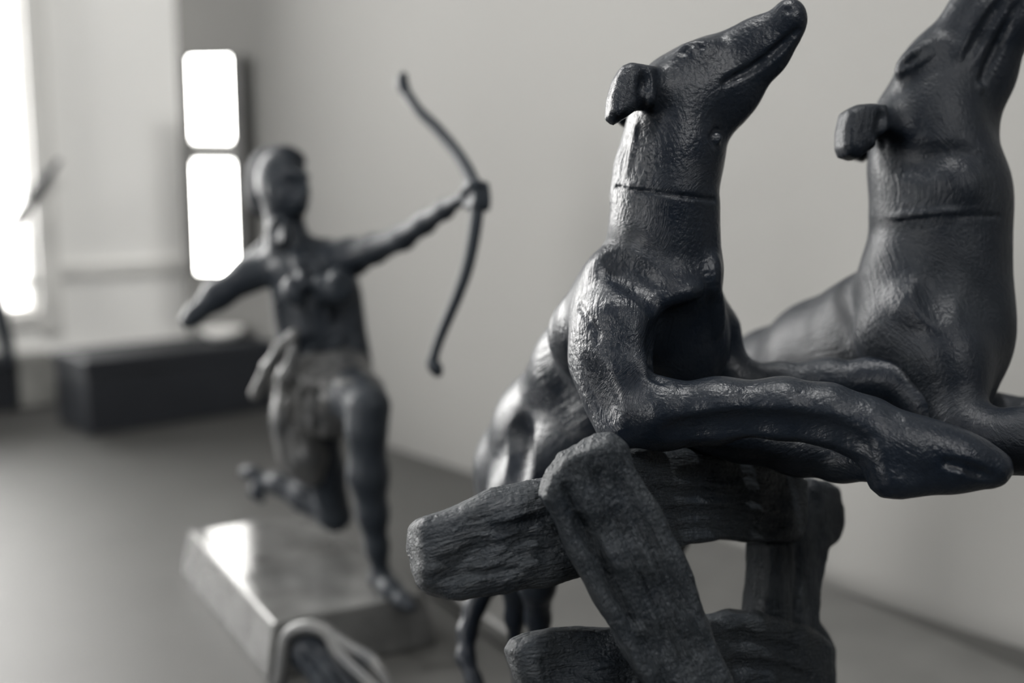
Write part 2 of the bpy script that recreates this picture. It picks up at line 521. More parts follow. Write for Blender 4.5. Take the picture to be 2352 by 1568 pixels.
class Sculpt:
    """distance field on a grid in camera-aligned axes (x right, y up, z forward); metres"""

    def __init__(self, lo, hi, h):
        self.h = h
        self.lo = np.asarray(lo, float)
        self.n = np.ceil((np.asarray(hi) - self.lo) / h).astype(int) + 1
        self.F = np.full(self.n, 0.05, np.float32)
        self.bones = []

    def win(self, lo, hi):
        i0 = np.clip(np.floor((lo - self.lo) / self.h).astype(int), 0, self.n)
        i1 = np.clip(np.ceil((hi - self.lo) / self.h).astype(int) + 1, 0, self.n)
        if np.any(i1 - i0 < 1): return None
        sl = tuple(slice(a, b_) for a, b_ in zip(i0, i1))
        ax = [self.lo[k] + self.h * np.arange(i0[k], i1[k], dtype=np.float32) for k in range(3)]
        X, Y, Z = np.meshgrid(*[a.astype(np.float32) for a in ax], indexing='ij', sparse=True)
        return sl, X, Y, Z

    def blend(self, sl, d, k, mode):
        A = self.F[sl]
        d = d.astype(np.float32)
        if mode == 'add':
            if k <= 0: self.F[sl] = np.minimum(A, d); return
            hh = np.clip(k - np.abs(A - d), 0, None) / k
            self.F[sl] = np.minimum(A, d) - hh * hh * k * 0.25
        else:
            d = -d
            hh = np.clip(k - np.abs(A - d), 0, None) / max(k, 1e-9)
            self.F[sl] = np.maximum(A, d) + hh * hh * k * 0.25

    def cone(self, p, r1, q, r2, k, flat=1.0, mode='add', bone=True):
        p, q = np.asarray(p, float), np.asarray(q, float)
        rm = max(r1, r2) * max(1, flat) + k + 3 * self.h
        w = self.win(np.minimum(p, q) - rm, np.maximum(p, q) + rm)
        if bone and mode == 'add': self.bones.append((p, q))
        if w is None: return
        sl, X, Y, Z = w
        f = flat
        px, py, pz = X - p[0], Y - p[1], (Z - p[2]) / f
        e = q - p; e = np.array((e[0], e[1], e[2] / f))
        L2 = float(e @ e) + 1e-12
        t = np.clip((px * e[0] + py * e[1] + pz * e[2]) / L2, 0, 1)
        d = np.sqrt((px - e[0] * t) ** 2 + (py - e[1] * t) ** 2 + (pz - e[2] * t) ** 2) - (r1 + (r2 - r1) * t)
        if f < 1: d = d * (0.5 + 0.5 * f)
        self.blend(sl, d, k, mode)

    def chain(self, pts, k=0.004, flat=1.0, mode='add', r=1.0, bone=True):
        """pts: (px, py, depth, radius in px)"""
        P = [(c3(a[0], a[1], a[2]), a[3] * r * a[2] / F_PX) for a in pts]
        for (p, r1), (q, r2) in zip(P, P[1:]): self.cone(p, r1, q, r2, k, flat, mode, bone)

    def ell(self, px, py, d, rx, ry, rz, k=0.004, rot=0.0, yaw=0.0, mode='add'):
        """ellipsoid; radii in px, rot in the image plane (deg), yaw about the vertical (deg)"""
        c = c3(px, py, d); s = d / F_PX
        R = np.array((rx, ry, rz)) * s
        rm = R.max() + k + 3 * self.h
        w = self.win(c - rm, c + rm)
        if w is None: return
        sl, X, Y, Z = w
        x, y, z = X - c[0], Y - c[1], Z - c[2]
        a = math.radians(yaw); ca, sa = math.cos(a), math.sin(a)
        x, z = ca * x + sa * z, -sa * x + ca * z
        a = math.radians(rot); ca, sa = math.cos(a), math.sin(a)
        x, y = ca * x + sa * y, -sa * x + ca * y
        k0 = np.sqrt((x / R[0]) ** 2 + (y / R[1]) ** 2 + (z / R[2]) ** 2)
        k1 = np.sqrt((x / R[0] ** 2) ** 2 + (y / R[1] ** 2) ** 2 + (z / R[2] ** 2) ** 2) + 1e-9
        self.blend(sl, k0 * (k0 - 1) / k1, k, mode)

    def box(self, px, py, d, hx, hy, hz, rnd, k=0.003, rot=0.0, yaw=0.0, mode='add'):
        c = c3(px, py, d); s = d / F_PX
        B = np.array((hx, hy, hz)) * s; rnd = rnd * s
        rm = float(np.linalg.norm(B)) + k + 3 * self.h
        w = self.win(c - rm, c + rm)
        if w is None: return
        sl, X, Y, Z = w
        x, y, z = X - c[0], Y - c[1], Z - c[2]
        a = math.radians(rot); ca, sa = math.cos(a), math.sin(a)
        x, y = ca * x + sa * y, -sa * x + ca * y
        a = math.radians(yaw); ca, sa = math.cos(a), math.sin(a)
        x, z = ca * x + sa * z, -sa * x + ca * z
        qx, qy, qz = np.abs(x) - B[0] + rnd, np.abs(y) - B[1] + rnd, np.abs(z) - B[2] + rnd
        dd = np.sqrt(np.maximum(qx, 0) ** 2 + np.maximum(qy, 0) ** 2 + np.maximum(qz, 0) ** 2) \
            + np.minimum(np.maximum(np.maximum(qx, qy), qz), 0) - rnd
        self.blend(sl, dd, k, mode)

    def plate(self, poly, d0, nrm, half, rnd, k=0.002, ref=None, mode='add'):
        """rounded slab: outline seen at pixels poly, lying in the plane through depth d0 (at ref pixel) with normal nrm"""
        nrm = np.asarray(nrm, float); nrm /= np.linalg.norm(nrm)
        if ref is None: ref = np.mean(np.asarray(poly, float), axis=0)
        p0 = c3(ref[0], ref[1], d0)
        u = np.cross((0, 1, 0), nrm); u /= np.linalg.norm(u)
        v = np.cross(nrm, u)
        P3 = []
        for (a, b_) in poly:
            r = c3(a, b_, 1.0)
            P3.append(r * (p0 @ nrm) / (r @ nrm))
        P3 = np.array(P3)
        Q = np.stack(((P3 - p0) @ u, (P3 - p0) @ v), axis=1)
        rm = half + k + 3 * self.h
        w = self.win(P3.min(0) - rm, P3.max(0) + rm)
        if w is None: return u, v, nrm, p0
        sl, X, Y, Z = w
        x, y, z = X - p0[0], Y - p0[1], Z - p0[2]
        U = x * u[0] + y * u[1] + z * u[2]
        V = x * v[0] + y * v[1] + z * v[2]
        N = x * nrm[0] + y * nrm[1] + z * nrm[2]
        d2 = sdpoly(U, V, Q) + rnd
        dz = np.abs(N) - half + rnd
        dd = np.sqrt(np.maximum(d2, 0) ** 2 + np.maximum(dz, 0) ** 2) + np.minimum(np.maximum(d2, dz), 0) - rnd
        self.blend(sl, dd, k, mode)
        return u, v, nrm, p0

    def surf(self, px, py):
        """depth at which the line of sight of a pixel first meets the surface"""
        z = np.arange(self.lo[2], self.lo[2] + self.h * (self.n[2] - 1), self.h * 0.5)
        P = np.stack(((px - W / 2) / F_PX * z, -(py - H / 2) / F_PX * z, z), 1)
        I = np.round((P - self.lo) / self.h).astype(int)
        ok = np.all((I >= 0) & (I < self.n), axis=1)
        v = np.full(len(z), 1.0)
        v[ok] = self.F[I[ok, 0], I[ok, 1], I[ok, 2]]
        j = np.argmax(v < 0)
        return float(z[j]) if v[j] < 0 else None

    def line(self, pts, r, dep=None, k=0.0012, mode='sub', fade=True):
        """groove (sub) or ridge (add) drawn on the visible surface along pixels; radius and depth of the stroke in px"""
        dep = r if dep is None else dep
        Q = []
        for (a, b_), (c, e) in zip(pts, pts[1:]):                      # resample so that the stroke follows the form
            m_ = max(1, int(math.hypot(c - a, e - b_) / 9))
            Q += [(a + (c - a) * i / m_, b_ + (e - b_) * i / m_) for i in range(m_)]
        Q.append(pts[-1])
        D = [self.surf(a, b_) for (a, b_) in Q]
        g = [d for d in D if d is not None]
        if not g: return
        md = float(np.median(g))
        off = (r - dep) * md / F_PX * (-1 if mode == 'sub' else 1)
        P = [(a, b_, d + off) for (a, b_), d in zip(Q, D) if d is not None and abs(d - md) < 0.02]
        if len(P) < 2: return
        n_ = len(P)
        for i in range(n_ - 1):
            f1 = 1.0 if not fade else math.sin(math.pi * (i + 0.15) / (n_ - 0.7)) ** 0.7
            f2 = 1.0 if not fade else math.sin(math.pi * min(1, (i + 1.15) / (n_ - 0.7))) ** 0.7
            a, b_ = P[i], P[i + 1]
            r1, r2 = r - abs(dep) * (1 - f1), r - abs(dep) * (1 - f2)
            self.cone(c3(*a), r1 * a[2] / F_PX, c3(*b_), r2 * b_[2] / F_PX, k, 1.0, mode, bone=False)

    def waves(self, amp, freqs, u, v, w, seed=1, sl=None):
        """carve long grain along v (across u and w)"""
        rg = np.random.RandomState(seed)
        ax = [self.lo[k] + self.h * np.arange(self.n[k], dtype=np.float32) for k in range(3)]
        X, Y, Z = np.meshgrid(*ax, indexing='ij', sparse=True)
        U = (X * u[0] + Y * u[1] + Z * u[2]).astype(np.float32)
        V = (X * v[0] + Y * v[1] + Z * v[2]).astype(np.float32)
        N = (X * w[0] + Y * w[1] + Z * w[2]).astype(np.float32)
        warp = 0.0012 * np.sin(V * 170 + 1.0 + U * 60) + 0.0008 * np.sin(V * 390 + 2.2)
        out = np.zeros(self.F.shape, np.float32)
        for f in freqs:
            ph, pm = rg.uniform(0, 6.28, 2)
            s = np.sin((U + N * 0.6 + warp) * f + ph)
            out += np.abs(s) * (0.6 + 0.4 * np.sin(V * 110 + pm))
        self.F += amp * (0.75 * len(freqs) * 0.64 - out)

    def lumps(self, amp, freq, seed=3):
        rg = np.random.RandomState(seed)
        ax = [self.lo[k] + self.h * np.arange(self.n[k], dtype=np.float32) for k in range(3)]
        X, Y, Z = np.meshgrid(*ax, indexing='ij', sparse=True)
        for i in range(4):
            kx, ky, kz = rg.normal(0, 1, 3) * freq
            self.F += (amp * np.sin(X * kx + Y * ky + Z * kz + rg.uniform(0, 6.28))).astype(np.float32)

    def mesh(self, smooth=2):
        F = self.F
        F[0], F[-1] = 0.01, 0.01
        F[:, 0], F[:, -1] = 0.01, 0.01
        F[:, :, 0], F[:, :, -1] = 0.01, 0.01
        S = F < 0
        c = np.zeros(np.array(S.shape) - 1, np.uint8)
        for i in (0, 1):
            for j in (0, 1):
                for k in (0, 1):
                    c += S[i:S.shape[0] - 1 + i, j:S.shape[1] - 1 + j, k:S.shape[2] - 1 + k]
        act = (c > 0) & (c < 8)
        ai, aj, ak = np.nonzero(act)
        idx = np.full(act.shape, -1, np.int32)
        idx[ai, aj, ak] = np.arange(len(ai))
        pos = np.zeros((len(ai), 3)); cnt = np.zeros(len(ai))
        corners = [(i, j, k) for i in (0, 1) for j in (0, 1) for k in (0, 1)]
        for a in corners:
            for ax in range(3):
                if a[ax]: continue
                b_ = list(a); b_[ax] = 1
                fa = F[ai + a[0], aj + a[1], ak + a[2]]
                fb = F[ai + b_[0], aj + b_[1], ak + b_[2]]
                m_ = (fa < 0) != (fb < 0)
                t = np.where(m_, fa / np.where(m_, fa - fb, 1), 0)
                for q in range(3):
                    pos[:, q] += np.where(m_, a[q] + (t if q == ax else 0), 0)
                cnt += m_
        V = (np.stack((ai, aj, ak), 1) + pos / cnt[:, None]) * self.h + self.lo
        quads = []
        sh = S.shape
        for ax in range(3):
            o1, o2 = (ax + 1) % 3, (ax + 2) % 3
            s0 = [slice(None)] * 3; s1 = [slice(None)] * 3
            s0[ax] = slice(0, sh[ax] - 1); s1[ax] = slice(1, sh[ax])
            for q in (o1, o2):
                s0[q] = slice(1, sh[q] - 1); s1[q] = slice(1, sh[q] - 1)
            A, B = S[tuple(s0)], S[tuple(s1)]
            e = np.stack(np.nonzero(A != B), 1)
            if len(e) == 0: continue
            ins = A[e[:, 0], e[:, 1], e[:, 2]]
            e[:, o1] += 1; e[:, o2] += 1
            def cell(d1, d2):
                t = e.copy(); t[:, o1] += d1; t[:, o2] += d2
                return idx[t[:, 0], t[:, 1], t[:, 2]]
            q4 = np.stack((cell(-1, -1), cell(0, -1), cell(0, 0), cell(-1, 0)), 1)
            q4[~ins] = q4[~ins][:, ::-1]
            quads.append(q4)
        Q = np.concatenate(quads)
        E = np.concatenate((Q[:, [0, 1]], Q[:, [1, 2]], Q[:, [2, 3]], Q[:, [3, 0]]))
        for it in range(smooth):
            acc = np.zeros_like(V); w = np.zeros(len(V))
            for q in range(3):
                acc[:, q] = np.bincount(E[:, 0], V[E[:, 1], q], len(V)) + np.bincount(E[:, 1], V[E[:, 0], q], len(V))
            w = np.bincount(E[:, 0], minlength=len(V)) + np.bincount(E[:, 1], minlength=len(V))
            f = 0.5 if it % 2 == 0 else -0.45
            V = V + f * (acc / w[:, None] - V)
        return V, Q

    def flow(self, V, squash=0.10):
        """coordinates stretched along the nearest limb, for the chased strokes"""
        if not self.bones: return V.copy()
        num = np.zeros_like(V); den = np.zeros(len(V))
        off = 0.0
        for (p, q) in self.bones:
            e = q - p; L = np.linalg.norm(e)
            if L < 1e-6: continue
            a = e / L
            t = np.clip((V - p) @ a, 0, L)
            d2 = ((V - p - t[:, None] * a) ** 2).sum(1)
            w = np.exp(-d2 / (2 * 0.0045 ** 2)) + 1e-12 / (d2 + 1e-6)
            al = (V - p) @ a
            Qv = (V - p) - al[:, None] * a * (1 - squash) + a * off
            off += L * squash
            num += w[:, None] * Qv; den += w
        return num / den[:, None]


def sculpt_obj(name, parts, mat, parent=None, smooth=2, squash=0.10, flow_frame=None, chase=None):
    Vs, Qs, Fs, o = [], [], [], 0
    for s in (parts if isinstance(parts, (list, tuple)) else [parts]):
        V, Q = s.mesh(smooth)
        if flow_frame is not None:
            u, v, w = [np.asarray(a) for a in flow_frame]
            fl = np.stack((V @ u, (V @ v) * squash, V @ w), 1)
        else:
            fl = s.flow(V, squash)
        Vs.append(V); Qs.append(Q + o); Fs.append(fl); o += len(V)
    V = np.concatenate(Vs); Q = np.concatenate(Qs); fl = np.concatenate(Fs)
    P = to_world(V).astype(np.float32)
    me = bpy.data.meshes.new(name)
    me.vertices.add(len(P)); me.vertices.foreach_set('co', P.ravel())
    me.loops.add(Q.size); me.loops.foreach_set('vertex_index', Q.astype(np.int32).ravel())
    me.polygons.add(len(Q)); me.polygons.foreach_set('loop_start', np.arange(0, Q.size, 4, dtype=np.int32))
    at_ = me.attributes.new('flow', 'FLOAT_VECTOR', 'POINT')
    at_.data.foreach_set('vector', fl.astype(np.float32).ravel())
    ch = np.ones(len(V)) if chase is None else chase(V)
    me.attributes.new('chase', 'FLOAT', 'POINT').data.foreach_set('value', ch.astype(np.float32))
    me.update(calc_edges=True); me.validate()
    me.shade_smooth()
    # object origin at the foot of the sculpted piece
    org = Vector(((P[:, 0].min() + P[:, 0].max()) / 2, (P[:, 1].min() + P[:, 1].max()) / 2, P[:, 2].min()))
    me.transform(Matrix.Translation(-org))
    ob = bpy.data.objects.new(name, me)
    ob.location = org
    me.materials.append(mat)
    link(ob)
    if parent is not None:
        bpy.context.view_layer.update()
        ob.parent = parent
        ob.matrix_parent_inverse = parent.matrix_world.inverted()
    return ob


def bounds(pts, pad=0.006):
    P = np.array([c3(*p[:3]) for p in pts])
    return P.min(0) - pad, P.max(0) + pad


# ------------------------------------------------------------------ the nearer hound
def hound_near():
    s = Sculpt((-0.032, -0.058, 0.240), (0.130, 0.100, 0.448), 0.0006)
    # trunk running back and down behind the shoulders
    s.chain([(1530, 770, .330, 112), (1440, 800, .348, 120), (1350, 872, .370, 128), (1270, 985, .392, 130),
             (1220, 1075, .408, 124), (1200, 1170, .418, 108)], .006)
    s.chain([(1260, 1060, .372, 84), (1215, 1140, .385, 88), (1195, 1230, .395, 76)], .006)     # near haunch
    s.chain([(1420, 730, .338, 84), (1350, 830, .360, 112)], .008, bone=False)
    s.chain([(1440, 900, .342, 96), (1350, 1010, .366, 104), (1290, 1090, .385, 100)], .006, bone=False)
    # chest
    s.ell(1565, 775, .328, 105, 150, 120, .008)
    # neck
    s.chain([(1520, 680, .322, 122), (1519, 600, .319, 117), (1523, 510, .317, 110), (1529, 430, .316, 106),
             (1548, 340, .316, 106), (1556, 280, .316, 104)], .006)
    s.chain([(1590, 480, .313, 50), (1595, 620, .314, 55), (1600, 700, .318, 50)], .004)        # throat cord
    s.chain([(1478, 300, .316, 28), (1455, 380, .316, 30), (1440, 440, .316, 28)], .004, bone=False)         # mane ridge
    # head
    s.chain([(1562, 226, .315, 104), (1640, 192, .313, 100)], .005, .72)
    s.chain([(1640, 190, .313, 99), (1735, 110, .309, 56), (1808, 46, .306, 38)], .005, .66)
    s.chain([(1600, 270, .313, 74), (1685, 205, .311, 44), (1765, 128, .308, 31), (1808, 80, .306, 27)], .004, .62)   # jaw
    s.ell(1818, 34, .3055, 25, 30, 22, .004)                                                     # nose pad
    s.ell(1570, 205, .3090, 62, 54, 34, .008, 20)                                                # cheek
    s.ell(1597, 122, .3062, 46, 22, 18, .005, 22)                                               # brow
    s.ell(1600, 122, .3205, 44, 22, 18, .005, 22)
    # ears, folded back
    ear = [(1442, 148), (1468, 152), (1498, 158), (1500, 246), (1462, 252), (1438, 270), (1412, 285), (1394, 270), (1397, 225), (1410, 180), (1425, 155)]
    s.plate(ear, .300, (.28, .10, -1), .0040, .0026, .0022)
    s.chain([(1500, 200, .305, 42), (1540, 200, .308, 50)], .004, .7, bone=False)
    s.plate([(a + 18, b_ + 6) for a, b_ in ear], .331, (-.28, .10, -1), .0036, .0024, .0022)
    s.chain([(1505, 205, .326, 42), (1540, 205, .322, 50)], .004, .7, bone=False)
    # shoulder blades and upper arms
    s.ell(1432, 640, .314, 88, 62, 92, .006, -28)
    s.ell(1388, 700, .324, 72, 92, 84, .008, 20)
    s.ell(1352, 775, .334, 92, 96, 84, .010, 30)
    s.chain([(1382, 740, .312, 70), (1392, 830, .308, 66), (1404, 910, .304, 54)], .010, bone=False)
    s.chain([(1425, 660, .310, 62), (1418, 760, .304, 72), (1428, 870, .299, 70), (1434, 945, .297, 54), (1420, 985, .297, 30)], .007)
    s.box(1432, 830, .3010, 48, 130, 44, 24, .008, 2, 32)
    s.ell(1535, 668, .3055, 66, 30, 40, .008, -8)                                               # breast bone lip
    s.chain([(1500, 700, .300, 44), (1462, 770, .2975, 46), (1468, 850, .295, 44), (1500, 905, .292, 40)], .0035, bone=False)   # front edge of the arm
    # far shoulder
    s.chain([(1612, 670, .336, 44), (1640, 760, .340, 52), (1655, 830, .340, 50), (1700, 868, .336, 40)], .005)
    # hollow of the chest between the arms
    s.ell(1582, 800, .2965, 92, 92, 60, .009, 0, 0, 'sub')
    # near foreleg, stretched over the fence
    s.chain([(1440, 948, .2945, 62), (1520, 945, .291, 66), (1650, 938, .288, 66), (1800, 938, .285, 66), (1900, 952, .283, 66),
             (1990, 985, .281, 68), (2090, 1030, .279, 66), (2190, 1060, .277, 58), (2270, 1078, .276, 38)], .004)
    s.chain([(1420, 985, .294, 34), (1520, 985, .292, 40), (1640, 975, .290, 44)], .004, bone=False)
    paw = [(1975, 1020), (1992, 1090), (2006, 1122), (2030, 1143), (2062, 1147), (2180, 1131), (2288, 1112), (2316, 1088), (2306, 1050), (2250, 1010), (2150, 970), (2050, 950)]
    s.plate(paw, .2785, (.06, .12, -1), .0062, .0046, .003)
    s.ell(2215, 1040, .2752, 92, 34, 30, .004, -24)
    # far foreleg
    s.chain([(1690, 872, .337, 40), (1790, 878, .335, 42), (1900, 874, .332, 46), (2010, 872, .328, 47), (2062, 876, .325, 48),
             (2120, 930, .320, 48), (2190, 1000, .314, 48), (2250, 1050, .308, 42)], .004)
    # dark web of metal under the legs
    s.chain([(1560, 1000, .312, 30), (1700, 1015, .312, 42), (1830, 1040, .311, 48), (1930, 1052, .309, 50), (2010, 1058, .300, 50)], .004, bone=False)
    s.chain([(1480, 960, .325, 60), (1600, 960, .330, 60), (1700, 960, .330, 50), (1900, 1000, .318, 50)], .006, bone=False)
    # ---- drawn details
    s.line([(1836, 66), (1800, 98), (1765, 130), (1725, 158), (1690, 176), (1660, 192)], 7, 4, .0012)      # mouth
    s.line([(1798, 20), (1810, 24), (1826, 17)], 5, 3, .0008)                                              # nostril
    zz = s.surf(1592, 117)
    s.ell(1590, 117, zz, 27, 12, 8, .0012, 20, 0, 'sub')                                                    # eye
    s.ell(1590, 118, zz + .0012, 15, 10, 14, .0006, 18)
    s.line([(1560, 132), (1576, 133), (1594, 129), (1614, 117)], 6, 4, .0010, 'add')
    s.line([(1564, 116), (1580, 106), (1600, 102), (1622, 105)], 6, 3, .0010, 'add')
    s.ell(1650, 318, s.surf(1645, 318), 9, 13, 8, .0008, -20)
    s.line([(1640, 334), (1632, 315), (1642, 298), (1656, 298)], 4, 3, .0008)
    s.line([(1482, 168), (1479, 205), (1476, 252)], 10, 6, .0016)                                          # ear root
    s.line([(1402, 262), (1425, 276), (1440, 262)], 5, 3, .0012)
    s.line([(1416, 428), (1445, 432), (1490, 440), (1540, 446), (1590, 452), (1640, 458)], 4, 2.6, .0004, 'sub', False)   # collar seam
    s.line([(1418, 420), (1440, 424), (1480, 428)], 6, 3, .0010, 'add')
    s.line([(1464, 285), (1458, 340), (1446, 400)], 8, 2.5, .0010, 'add')
    # shoulder folds
    s.line([(1395, 590), (1425, 602), (1465, 624), (1510, 655), (1535, 690)], 24, -4, .005)
    s.line([(1330, 700), (1340, 720), (1356, 738), (1372, 765), (1370, 782)], 7, 2, .0012)
    s.line([(1326, 840), (1345, 880), (1362, 930), (1385, 975)], 30, -20, .005)
    s.line([(1500, 694), (1540, 680), (1600, 664)], 14, 3, .002, 'add')
    s.line([(1502, 790), (1494, 830), (1502, 862), (1522, 876)], 8, 4, .0016)
    s.line([(1634, 600), (1630, 650), (1640, 700), (1642, 760)], 12, -2, .003, 'add')
    s.line([(1180, 970), (1172, 1040), (1164, 1110)], 30, -20, .006)
    s.line([(2170, 1062), (2215, 1072), (2275, 1098)], 8, 3, .0015)
    s.line([(1540, 1000), (1680, 985), (1800, 985), (1920, 1000), (1985, 1035)], 20, -10, .004)

    # hind legs and tail, standing on the slab behind the fence
    t = Sculpt((-0.030, -0.168, 0.360), (0.040, -0.030, 0.452), 0.0009)
    t.chain([(1200, 1140, .415, 96), (1195, 1250, .415, 78), (1190, 1330, .415, 40), (1182, 1420, .422, 20), (1186, 1500, .428, 17),
             (1200, 1600, .424, 17), (1206, 1700, .418, 18)], .004)
    t.chain([(1206, 1705, .418, 20), (1200, 1730, .398, 20)], .003)
    t.chain([(1240, 1150, .390, 80), (1238, 1260, .390, 66), (1234, 1340, .392, 40), (1236, 1420, .402, 26), (1240, 1520, .408, 20),
             (1246, 1640, .402, 19), (1250, 1760, .396, 19)], .004)
    t.chain([(1250, 1765, .396, 22), (1240, 1795, .378, 21)], .003)
    t.chain([(1185, 1250, .425, 26), (1130, 1330, .430, 25), (1092, 1390, .430, 24), (1074, 1450, .428, 22), (1070, 1510, .424, 20),
             (1088, 1560, .420, 17), (1118, 1610, .416, 14), (1140, 1640, .414, 9)], .003)
    return [s, t]


def chase_by(spots, base):
    """how deeply the coat is chased: soft regions given as (px, py, depth, radius px, amount)"""
    def f(V):
        out = np.full(len(V), float(base)); wsum = np.ones(len(V))
        for (a, b_, d, r, amt) in spots:
            d2 = ((V - c3(a, b_, d)) ** 2).sum(1) / (r * d / F_PX) ** 2
            w = 4.0 * np.exp(-d2 * 1.4)
            out += w * amt; wsum += w
        return out / wsum
    return f


hd = sculpt_obj('hound_statuette', hound_near(), M['bronze'],
                chase=chase_by([(1390, 780, .305, 110, 1.5), (1420, 920, .295, 70, 1.3), (1445, 520, .310, 90, .8), (1440, 380, .31, 60, 1.1), (1560, 500, .305, 110, .3),
                                (1300, 850, .35, 120, .9), (1640, 150, .305, 130, .12), (1600, 250, .30, 100, .25), (1850, 930, .28, 200, .35),
                                (2150, 1050, .275, 160, .3), (1590, 800, .31, 80, .2)], .45))
tag(hd, 'dark bronze hound nearest the camera, forelegs stretched over the rustic fence', 'statuette', 'bronze hounds leaping the fence')


# ------------------------------------------------------------------ the farther hound
def hound_far():
    s = Sculpt((0.030, -0.062, 0.270), (0.185, 0.140, 0.470), 0.0007)
    s.chain([(2110, 770, .345, 140), (2010, 815, .362, 138), (1900, 845, .385, 138), (1790, 890, .410, 134), (1690, 960, .432, 126), (1630, 1050, .446, 110)], .006)
    s.chain([(2160, 880, .335, 118), (2160, 760, .338, 138), (2156, 640, .338, 144), (2158, 520, .338, 140), (2160, 440, .338, 138), (2140, 370, .338, 126), (2138, 300, .338, 124)], .007)
    s.ell(2238, 760, .332, 66, 110, 90, .008)
    s.chain([(2085, 650, .348, 84), (1996, 742, .364, 92), (1900, 806, .386, 112)], .010, bone=False)
    s.chain([(2070, 650, .336, 70), (2110, 740, .328, 72), (2170, 830, .320, 62), (2195, 910, .316, 54)], .012)     # near shoulder
    s.ell(2060, 770, .332, 90, 80, 70, .008, 20)
    # head
    s.chain([(2140, 275, .337, 122), (2182, 178, .335, 108)], .005, .72)
    s.chain([(2182, 176, .335, 106), (2262, 38, .331, 76), (2335, -92, .327, 58), (2385, -178, .325, 44)], .005, .68)
    s.chain([(2200, 290, .335, 78), (2262, 170, .332, 58), (2330, 40, .328, 46), (2392, -90, .324, 38), (2425, -150, .322, 30)], .005, .62)
    s.ell(2395, -195, .322, 38, 40, 30, .003)
    s.ell(2145, 245, .3290, 66, 62, 34, .008, 30)
    s.ell(2098, 135, .3283, 48, 22, 18, .006, 40)
    s.ell(2104, 135, .3445, 50, 24, 20, .005, 40)
    ear = [(1992, 241), (1958, 244), (1936, 258), (1927, 300), (1927, 340), (1935, 360), (1962, 368), (1985, 350), (2012, 347), (2030, 300), (2025, 245)]
    s.plate(ear, .320, (.28, .05, -1), .0046, .0030, .0022)
    s.chain([(2022, 295, .325, 46), (2070, 290, .330, 56)], .004, .7, bone=False)
    s.plate([(a + 20, b_ + 4) for a, b_ in ear], .354, (-.28, .05, -1), .0040, .0028, .0022)
    s.chain([(2026, 298, .349, 46), (2070, 292, .345, 56)], .004, .7, bone=False)
    # forelegs
    s.chain([(2170, 930, .318, 58), (2210, 985, .312, 60), (2290, 1015, .306, 66), (2380, 1010, .300, 72), (2500, 1020, .296, 70), (2620, 1060, .292, 60)], .005)
    s.chain([(2230, 930, .352, 44), (2300, 955, .348, 42), (2400, 960, .345, 44), (2540, 970, .340, 46), (2640, 1040, .334, 44)], .005)
    s.box(2660, 1090, .291, 90, 40, 34, 26, .004, -10)
    # details
    s.ell(2098, 142, s.surf(2098, 142) + .0004, 19, 7, 8, .0012, 38, 0, 'sub')
    s.line([(2070, 164), (2092, 155), (2114, 139), (2140, 120)], 6, 4, .0012, 'add')
    s.line([(2074, 140), (2096, 123), (2124, 107)], 6, 4, .0012, 'add')
    s.line([(2205, 140), (2236, 80), (2275, 10)], 20, -8, .004, 'add')
    s.line([(2222, 140), (2250, 90), (2282, 35), (2300, 6)], 12, 5, .002)
    s.line([(2250, 210), (2270, 150), (2300, 90), (2338, 10)], 8, 5, .0016)
    s.ell(2246, 205, s.surf(2246, 205) + .0004, 13, 14, 10, .0010)
    s.ell(2262, 310, .336, 11, 15, 12, .0012, -30)
    s.line([(2022, 508), (2060, 506), (2120, 500), (2180, 494), (2240, 492), (2296, 496)], 5, 3, .0004, 'sub', False)
    s.line([(2040, 499), (2110, 491), (2180, 485), (2236, 483)], 7, 3, .0010, 'add')
    s.line([(2014, 354), (2060, 362), (2130, 360), (2200, 350), (2248, 345)], 30, -18, .006)
    s.line([(2170, 400), (2200, 430), (2210, 470)], 30, -18, .006, 'add')
    s.line([(2080, 690), (2115, 712), (2155, 745)], 30, -14, .006, 'add')
    s.line([(2165, 600), (2160, 670), (2180, 715)], 30, -16, .006)
    s.line([(2030, 252), (2022, 300), (2026, 340)], 9, 5, .0016)
    t = Sculpt((0.030, -0.172, 0.380), (0.100, -0.030, 0.480), 0.001)
    t.chain([(1630, 1040, .446, 112), (1580, 1100, .448, 70), (1540, 1180, .448, 44), (1500, 1290, .455, 22), (1510, 1420, .460, 19), (1520, 1610, .452, 19)], .004)
    t.chain([(1520, 1612, .452, 20), (1530, 1640, .435, 20)], .003)
    t.chain([(1640, 1050, .428, 84), (1590, 1130, .425, 60), (1545, 1220, .425, 40), (1530, 1330, .432, 22), (1530, 1500, .436, 19), (1540, 1660, .428, 19)], .004)
    t.chain([(1540, 1662, .428, 20), (1545, 1695, .410, 20)], .003)
    return [s, t]


hd2 = sculpt_obj('hound_statuette', hound_far(), M['bronze2'],
                 chase=chase_by([(2060, 720, .33, 120, 1.2), (2200, 420, .32, 90, 1.1), (2100, 520, .32, 80, .7), (2200, 150, .32, 150, .25), (2240, 700, .31, 120, .3)], .6))
tag(hd2, 'dark bronze hound at the right edge, its muzzle running out of the top corner', 'statuette', 'bronze hounds leaping the fence')


# ------------------------------------------------------------------ stone slab under the hounds and the fence
PD = (on_z(435, 1220, CAM_H - 0.200) - on_z(627, 1432, CAM_H - 0.200)); PD.normalize()   # long direction of the bases, away
PL = Vector((PD.y, -PD.x, 0))                                                            # to the right
z_slab = 0.012
s0 = on_z(955, 1300, z_slab)
bm = bmesh.new()
obox(bm, s0, PL, -PD, UP, 0.0, 0.175, 0.0, 0.46, 0.0004 - z_slab, 0.0)
o = bevel(from_bm('stone_slab', bm, M['slab'], None), 0.003, 3)
tag(o, 'flat grey stone slab under the fence and both hounds', 'slab')

